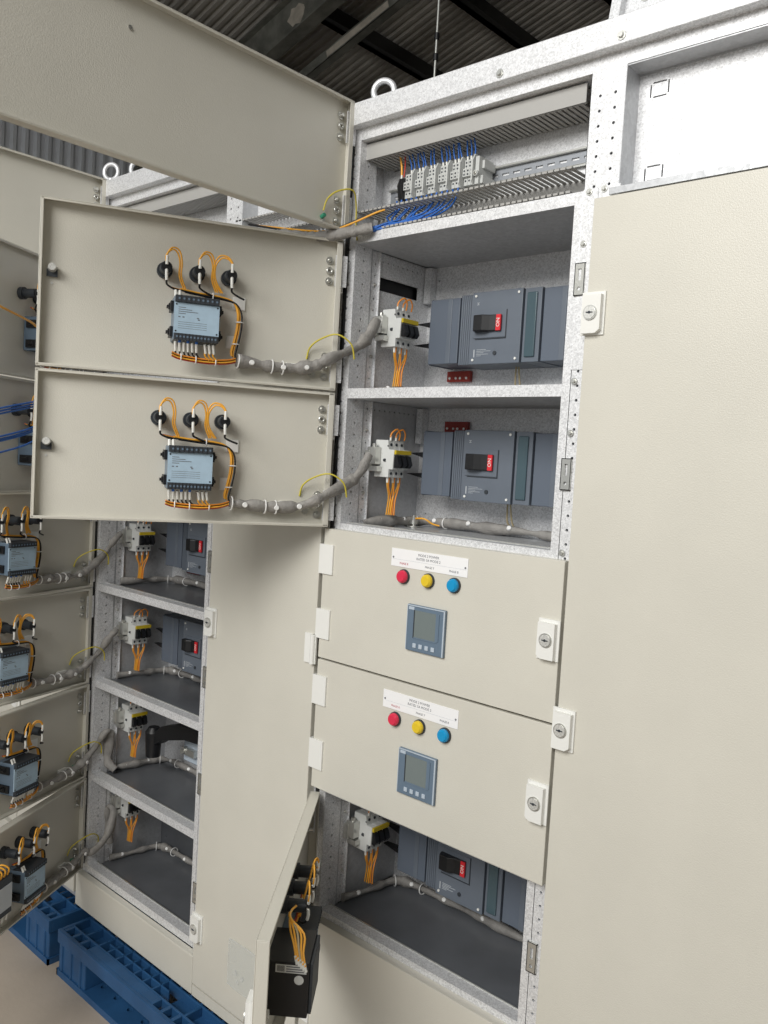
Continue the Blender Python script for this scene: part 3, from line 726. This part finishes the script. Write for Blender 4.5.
WH = {k: (v,) for k, v in {'CA': 'on the upper big open door', 'CB': 'on the lower big open door', 'CC': 'on the upper closed door', 'CD': 'on the lower closed door', 'CE': 'on the half open bottom door',
      'LA': 'on the topmost small far left door', 'LB': 'on the second far left door from the top', 'LC': 'on the far left door just below the big doors', 'LD': 'on the third lowest far left door', 'LE': 'on the second lowest far left door', 'LF': 'on the lowest far left door'}.items()}
MT = meter(); first = True; LP = {}
def mplace(o, M): o.matrix_world = M
usedm = False
lens = [('red', LRED, .2365), ('yellow', LYEL, .3005), ('blue', LBLU, .3645)]
for key in ('CC', 'CD', 'CA', 'CB', 'CE', 'LA', 'LB', 'LC', 'LD', 'LE', 'LF'):
    M, z0 = DO[key]; front = key in ('CC', 'CD')
    zm = .1155
    zl = .2132
    lab = ('square slate meter with grey screen ' if front else 'pale blue backed meter ') + WH[key][0]
    if not usedm: o = MT; o['label'] = lab; usedm = True; o['group'] = 'square meters on the doors'
    else: o = copy(MT, (0, 0, 0), 0, lab)
    loc = (.3035, 0, zm); mplace(o, M @ Matrix.Translation(loc))
    for cn, lm, lx in lens:
        pos = {'red': 'nearest the hinge', 'yellow': 'between two others', 'blue': 'farthest from hinge'}[cn]
        ll = ('round %s indicator lamp under the nameplate %s' % (cn, WH[key][0])) if front else ('dark lamp back %s %s' % (pos, WH[key][0]))
        if cn not in LP: q = lamp(lm); LP[cn] = q; q['label'] = ll; q['group'] = 'indicator lamps'
        else: q = copy(LP[cn], (0, 0, 0), 0, ll)
        mplace(q, M @ Matrix.Translation((lx, 0, zl)))
    if key[0] == 'C' and key != 'CE' or key in ('LC', 'LD'): nameplate(M, 'white engraved nameplate with small print ' + WH[key][0])
    if front: continue
    # wiring harness on the inner face, local door coordinates (x from hinge, y into cabinet, z up)
    t = thing('wiring_harness', 'orange wire harness around the meter ' + WH[key][0], 'wires', group='wire harnesses inside the doors'); t.matrix_world = M
    f = .0026; dz = zl-.2132; yb = .03
    def wr(pts, r, m_): part('wire', MB().tube(pts, r, m_, 6, 4), t)
    zt = .174+dz
    trunk = [(.355, .03, zt+.004), (.33, .03, zt), (.29, .028, zt-.004), (.25, .026, zt-.006), (.225, .024, zt-.012), (.213, .022, zt-.03), (.212, .022, zt-.06), (.217, .022, zt-.09), (.222, .022, zt-.112), (.221, .022, .052)]
    for j, (m_, dx, dy) in enumerate(((ORANGE, 0, 0), (ORANGE, .004, .003), (BLACKW, -.003, .004), (BLACKW, -.0045, .0), (REDW, .002, -.003), (ORANGE, .0055, 0))):
        wr([(a+dx, b+dy, c_+dx*.6) for a, b, c_ in trunk[j % 2:]], .0016, m_)
    low = [(.348, .05, .045), (.33, .045, .040), (.28, .04, .037), (.24, .034, .040), (.218, .026, .046)]
    for j, m_ in enumerate((REDW, ORANGE, BLACKW, DORANGE)): wr([(a, b+.003*(j % 2), c_+.0025*(j-1.5)) for a, b, c_ in low[:]], .0016, m_)
    for cn, lm, lx in lens:
        sg = -1 if cn != 'blue' else -1
        for o_ in (0, .004):
            wr([(lx+o_*.4, .051, zl+.010), (lx+o_*.3, .052, zl+.024-o_*.3), (lx-.010, .050, zl+.038-o_), (lx-.024+o_, .046, zl+.034-o_), (lx-.030+o_, .042, zl+.012), (lx-.030+o_, .036, zl-.012), (lx-.040+o_, .03, zt+.004)] if cn != 'red' else
               [(lx+o_*.4, .051, zl+.010), (lx+o_*.3, .052, zl+.022-o_*.3), (lx+.010, .050, zl+.034-o_), (lx+.026-o_, .046, zl+.034-o_), (lx+.036-o_, .042, zl+.014), (lx+.034-o_, .036, zl-.012), (lx+.018-o_, .03, zt+.004)], .0017, ORANGE)
        part('wire_marker', MB().tube([(lx, .051, zl+.004), (lx, .052, zl+.012), (lx, .052, zl+.021)], .0030, FERR, 6, 2), t)
        part('wire_marker', MB().tube([(lx, .051, zl-.006), (lx, .052, zl-.015), (lx-.001, .050, zl-.026)], .0030, FERR, 6, 2), t)
        wr([(lx-.001, .050, zl-.026), (lx-.002, .045, zl-.033), (lx-.014, .036, zt+.001), (lx-.03, .03, zt-.004)], .0021, BLACKW)
    if key != 'CE':
        for k in range(10):
            x_ = .343-k*.0082
            if k == 6: continue
            part('wire_marker', MB().cyl((x_, .056, .069), (x_-(.002 if k < 6 else .004), .048, .052), .0026, m=FERR, n=6), t)
            if k < 6 and k % 2: part('wire_marker', MB().cyl((x_, .058, .074), (x_, .056, .068), .003, m=BLUEW, n=6), t)
            wr([(x_-.002, .048, .052), (x_-.004, .045, .046), (x_-.012, .042, .040)], .0018, ORANGE if k > 5 else BLACKW)
        for x_ in (.345, .337): part('wire_marker', MB().cyl((x_, .052, .157), (x_, .046, .170), .003, m=FERR, n=6), t)
    for x_, z_ in ((.212, .165), (.222, .085)): part('adhesive_pad', MB().box(x_-.013, x_+.013, .0019, .006, z_-.013, z_+.013, WHITE), t, .001)
    if key != 'CE': part('adhesive_strip', MB().box(.075, .108, .0019, .008, .040, .054, WHITE), t, .001)
    for p, d in (((.2125, .022, zt-.05), (0, 0, 1)), ((.219, .022, zt-.095), (0, 0, 1)), ((.27, .028, zt-.005), (1, 0, 0)), ((.30, .042, .038), (1, 0, 0)), ((.26, .037, .038), (1, 0, 0)), ((.33, .047, .040), (1, 0, 0))):
        part('cable_tie', MB().torus(p, d, .0075, .0013, TIEW, 12, 5), t)
    # grey sleeve to the compartment
    Mi = M.inverted(); hx = 0 if key[0] == 'C' else -1.008; hz = (0 if key[0] == 'C' else .015)+z0
    if key != 'CE':
        bz = .048; inn = [Vector((hx+.030, .012, hz+.10)), Vector((hx+.048, .030, hz+.125 if key[0] == 'C' else hz+.14)), Vector((hx+.040, .05, hz+.13)), Vector((hx+.032, .05, hz+.09)), Vector((hx+.036, .048, hz+.04)), Vector((hx+.06, .06, hz+.018))]
        if key not in ('LE', 'LF'): inn = inn[:2]+[Vector((hx+.052, .052, hz+.165))]
        if key == 'LF': inn = [Vector((hx+.045, .0, hz+.06)), Vector((hx+.075, .03, hz+.11)), Vector((hx+.06, .06, hz+.17)), Vector((hx+.03, .06, hz+.18)), Vector((hx+.02, .06, hz+.13)), Vector((hx+.03, .07, hz+.06))]
        loc_pts = [(.215, .024, bz-.002), (.18, .022, bz-.004), (.135, .021, bz-.007), (.09, .021, bz-.006), (.05, .026, bz+.002), (.022, .034, bz+.018)]
        pts = [M @ Vector(p) for p in loc_pts]+inn
        dd = (M.to_3x3() @ Vector((0, 1, 0)))
        sleeve('grey sleeved cable bundle ' + WH[key][0], pts, .0135, (.12, .3, .44), (.02, .24, .3), dotdir=dd, r_var=.3, flat=.72)
        wr([(.062, .004, .066), (.058, .012, .09), (.04, .03, .108), (.01, .05, .118), (-.02, .055, .10), (-.03, .05, .07)], .0019, YEL)
    gs = MB().cyl((.049, .002, .034), (.049, .012, .034), .004, m=ZINC, n=6).cyl((.049, .002, .034), (.049, .006, .034), .008, m=ZINC, n=6)
    part('earth_stud', gs, t); part('earth_nut', MB().cyl((.045, .006, .046), (.045, .016, .050), .0045, m=GREEN, n=8), t)

# earthing loop of the big top door
M, z0 = DO['CT']
t = thing('earth_wire', 'yellow earthing loop from the big open top door to the frame', 'wires'); t.matrix_world = M
part('wire', MB().tube([(.062, .008, .035), (.056, .012, .06), (.04, .025, .078), (.01, .04, .085), (-.012, .03, .06), (-.018, .026, .02), (-.02, .03, -.01)], .0018, YEL, 6), t)
part('earth_stud', MB().cyl((.063, .002, .012), (.063, .012, .012), .005, m=ZINC, n=6), t); part('earth_nut', MB().cyl((.063, .004, .022), (.063, .014, .026), .0045, m=GREEN, n=8), t)

# extra units
M, z0 = DO['CE']
t = thing('controller_unit', 'black box with a barcode label and orange wires on the half open bottom door', 'controller'); t.matrix_world = M @ Matrix.Translation((.450, 0, .176)) @ Matrix.Scale(.76, 4, (1, 0, 0))
part('housing', MB().box(-.068, .068, .0, .074, -.080, .014, BLACK).box(-.06, .06, .074, .080, -.076, .010, DARK), t, .0015)
part('front_frame', MB().box(-.072, .072, -.005, 0, -.072, .072, DARK), t, .001)
part('barcode_label', MB().box(.0682, .0686, .018, .070, -.004, .010, MCBW), t)
bc = MB()
for k in range(9): bc.box(.0686, .0688, .021+k*.0014, .0218+k*.0014, -.002, .008, BLACK)
for k in range(3): bc.box(.0686, .0688, .036, .066, -.002+k*.004, -.0002+k*.004, INK)
stuff(part('barcode', bc, t)); part('round_seal', MB().cyl((.068, .058, -.015), (.0686, .058, -.015), .008, m=MCBW, n=20), t)
for k in range(5): part('wire', MB().tube([(-.05, .035, .062), (-.01+.004*k, .03, .066), (.03, .035+.006*k, .056-.002*k), (.058, .046+.004*k, .040-.003*k), (.072, .052+.004*k, .022-.003*k)], .0020, ORANGE if k != 2 else BTAN, 6), t)
for k in range(5): part('wire_marker', MB().cyl((.069, .050+.004*k, .027-.003*k), (.0735, .054+.004*k, .014-.003*k), .0024, m=FERR, n=6), t)
M, z0 = DO['LF']
t = thing('controller_unit', 'dark unit with a grey label plate at the lower left picture edge', 'controller'); t.matrix_world = M @ Matrix.Translation((.475, 0, .148))
part('housing', MB().box(-.05, .05, .0, .076, -.05, .05, DARK), t, .001); part('label_plate', MB().box(-.047, .047, .076, .078, -.034, .028, INKP), t)
part('front_frame', MB().box(-.052, .052, -.005, 0, -.052, .052, DARK), t, .001)
for k in range(5): part('wire', MB().tube([(-.038+.014*k, .07, .05), (-.036+.014*k, .074, .068), (-.026+.014*k, .06, .078), (-.02+.012*k, .04, .066)], .0024, ORANGE, 6), t)
for k in range(5): part('wire_marker', MB().cyl((-.04+.017*k, .07, -.05), (-.042+.017*k, .066, -.07), .003, m=FERR, n=6), t)

# bundles lying in the compartments
def floor_bundle(hx, z, label, end=.52):
    pts = [(hx+.03, .07, z+.012), (hx+.045, .12, z+.014), (hx+.05, .18, z+.013), (hx+.06, .225, z+.012), (hx+.10, .238, z+.013), (hx+.17, .236, z+.016), (hx+.25, .238, z+.014), (hx+.33, .236, z+.016), (hx+.42, .238, z+.012), (hx+end, .236, z+.012)]
    return sleeve(label, pts, .0125, (.1, .24, .45, .6, .75, .9), (.33, .5), r_var=.42, flat=.7, dotdir=(.4, -.8, .45))
for i, r_, nm in ((5, 'A', 'on the uppermost open shelf'), (4, 'B', 'on the shelf just above the closed doors'), (1, 'E', 'along the dark bottom shelf')):
    floor_bundle(0, ZS[i]+.002, 'grey sleeved cable run lying along the back ' + nm)
for i, nm in ((3, 'of the top visible left compartment'), (2, 'of the second visible left compartment'), (1, 'of the third left compartment'), (0, 'of the lowest left compartment')):
    floor_bundle(-1.008, ZS[i]+.017, 'grey sleeved cable run along the back ' + nm)
t = thing('spliced_wires', 'bright blue crimp and tan wire ends at the right back of the dark bottom shelf', 'wires', (.47, .2, -.55))
part('crimp', MB().box(0, .06, .02, .035, -.0, .018, BLUEC), t, .002)
for k in range(3): part('wire', MB().tube([(.0+.01*k, .02, .01), (-.01+.012*k, .0, .03), (.01+.01*k, -.01, .05), (.03+.008*k, .01, .045)], .002, (BTAN, BLACKW, REDW)[k], 6), t)
t = thing('earth_stud_block', 'shiny zinc stud and washer with an orange loop on the shelf above the closed doors', 'fixing', (.072, .195, .2935))
part('washer', MB().cyl((0, 0, 0), (0, 0, .003), .016, m=ZINC, n=12), t); part('bolt', MB().cyl((0, 0, .003), (0, 0, .028), .006, m=ZINC, n=8).cyl((0, 0, .008), (0, 0, .016), .011, m=ZINC, n=6), t)
part('wire', MB().tube([(0, 0, .02), (.03, .0, .022), (.045, .01, .012), (.06, .02, .008)], .0022, ORANGE, 6), t)

# wires at far left
wire_run('yellow_wire', 'single yellow wire at the left picture edge beside the uppermost large open door', [([(-.32, -.62, .700), (-.42, -.5, .69), (-.6, -.38, .70), (-.9, -.1, .72)], .0026, ORANGE)])
wr_ = []
for k in range(7):
    dz = (.0, .006, .012, -.05, -.056, -.06, -.085)[k]
    wr_.append(([(-.9, -.06, .52+dz*.3), (-.7, -.30, .535+dz*.8), (-.6, -.42, .515+dz), (-.5, -.56, .485+dz), (-.42, -.7, .46+dz*1.1)], .0022, BLUEW))
wire_run('blue_wires', 'loose blue wires at the left picture edge beside the lower large open door', wr_)

# clear film pouch on the left chamber door
t = thing('film_pouch', 'clear plastic film pouch stuck low on the tall left chamber door', 'pouch', (-.2565, -.0225, -.868))
part('film', MB().box(0, .104, -.0018, -.0006, 0, .115, FILM), t)
part('folded_edge', MB().tube([(0, -.002, 0), (.05, -.0026, -.002), (.104, -.002, 0)], .0012, FILM, 6).tube([(0, -.002, 0), (-.001, -.0026, .06), (0, -.002, .115)], .0012, FILM, 6).tube([(.0, -.002, .115), (.05, -.0028, .117), (.104, -.002, .115)], .0012, FILM, 6), t)
part('fixing_dot', MB().cyl((.03, -.002, .04), (.03, -.0035, .04), .006, m=FILM, n=12).cyl((.04, -.002, .02), (.04, -.0035, .02), .005, m=FILM, n=12).cyl((.055, -.002, .035), (.055, -.0035, .035), .006, m=FILM, n=12), t)

# ------------------------------------------------------------------ plastic pallets
def pallet(x0, label, W=1.16, D=1.0):
    t = thing('plastic_pallet', label, 'pallet', (x0, -.1, FZ))
    zt = .139
    S = []
    # deck openings: row of finger holes along front, large cells, smaller cells behind
    def cell(a, b, c, d): S.append((round(a, 4), round(b, 4), round(c, 4), round(d, 4)))
    dk = MB()
    def bar(a0, a1, b0, b1, z0=.112, z1=zt): dk.box(a0, a1, b0, b1, z0, z1, PALLET)
    bar(0, W, 0, .012, .10); bar(0, W, D-.012, D, .10); bar(0, .012, .012, D-.012, .10); bar(W-.012, W, .012, D-.012, .10)
    feet = ((0, .17), (W/2-.11, W/2+.11), (W-.17, W))
    onfoot = lambda x: any(a_ <= x <= b_ for a_, b_ in feet)
    n = int((W-.03)/.046)
    for side_ in (0, 1):
        Yf = (lambda y: y) if not side_ else (lambda y: D-y)
        for k in range(n+1):
            x = .014+k*.046
            if onfoot(x+.02): bar(x, x+.012, Yf(.012), Yf(.040), .118)
            else: bar(x, min(x+.047, W-.012), Yf(.012), Yf(.040), .126)
            if onfoot(x+.02): bar(x, x+.008, Yf(.104), Yf(.150), .118)
            else: bar(x, x+.006, Yf(.046), Yf(.150), .105)
        for y0, y1 in ((.040, .047), (.098, .104), (.150, .158)): bar(.012, W-.012, Yf(y0), Yf(y1), .105)
        for fa, fb in feet: bar((fa+fb)/2-.004, (fa+fb)/2+.004, Yf(.047), Yf(.098), .105)
        xs_ = [.17, W/2-.11, W/2+.11, W-.17]
        for q in (0, 2): bar(xs_[q], xs_[q+1], Yf(.071), Yf(.076), .108)
    for y in (.24, .33, .42, .5, .58, .67, .76): bar(.012, W-.012, y-.006, y+.006, .115)
    for k in range(1, 18): x = W*k/18; bar(x-.004, x+.004, .158, D-.158, .118)
    part('deck', dk, t, .0015)
    for (a, b) in ((0, .16), (W/2-.10, W/2+.10), (W-.16, W)):
        for (c_, d) in ((0, .13), (D/2-.08, D/2+.08), (D-.13, D)):
            f = MB().box(a+.004, b-.004, c_+.004, d-.004, .018, .114, PALLET)
            for q in range(3): u = a+(b-a)*(q+.5)/3; f.box(u-.004, u+.004, c_-.001, d+.001, .02, .112, PALLET)
            part('foot', f, t, .008)
    for (c_, d) in ((0, .11), (D/2-.06, D/2+.06), (D-.11, D)):
        sk = MB(); n = int(W/.07)
        sk.holed((0, c_, .020), (1, 0, 0), (0, 1, 0), W, d-c_, [(.035+.07*k, (d-c_)/2, .009) for k in range(n)], [], PALLET, .018)
        sk.box(0, W, c_, c_+.006, 0, .0195, PALLET).box(0, W, d-.006, d, 0, .0195, PALLET).box(0, .006, c_, d, 0, .0195, PALLET).box(W-.006, W, c_, d, 0, .0195, PALLET)
        part('skid', sk, t)
    return t
pallet(-.964, 'blue plastic pallet carrying the left cabinet, slotted deck corner in view')
pallet(.24, 'blue plastic pallet carrying the centre cabinet, hidden under its base')
pallet(-2.18, 'blue plastic pallet end showing left of the first pallet beneath the lowest left door')
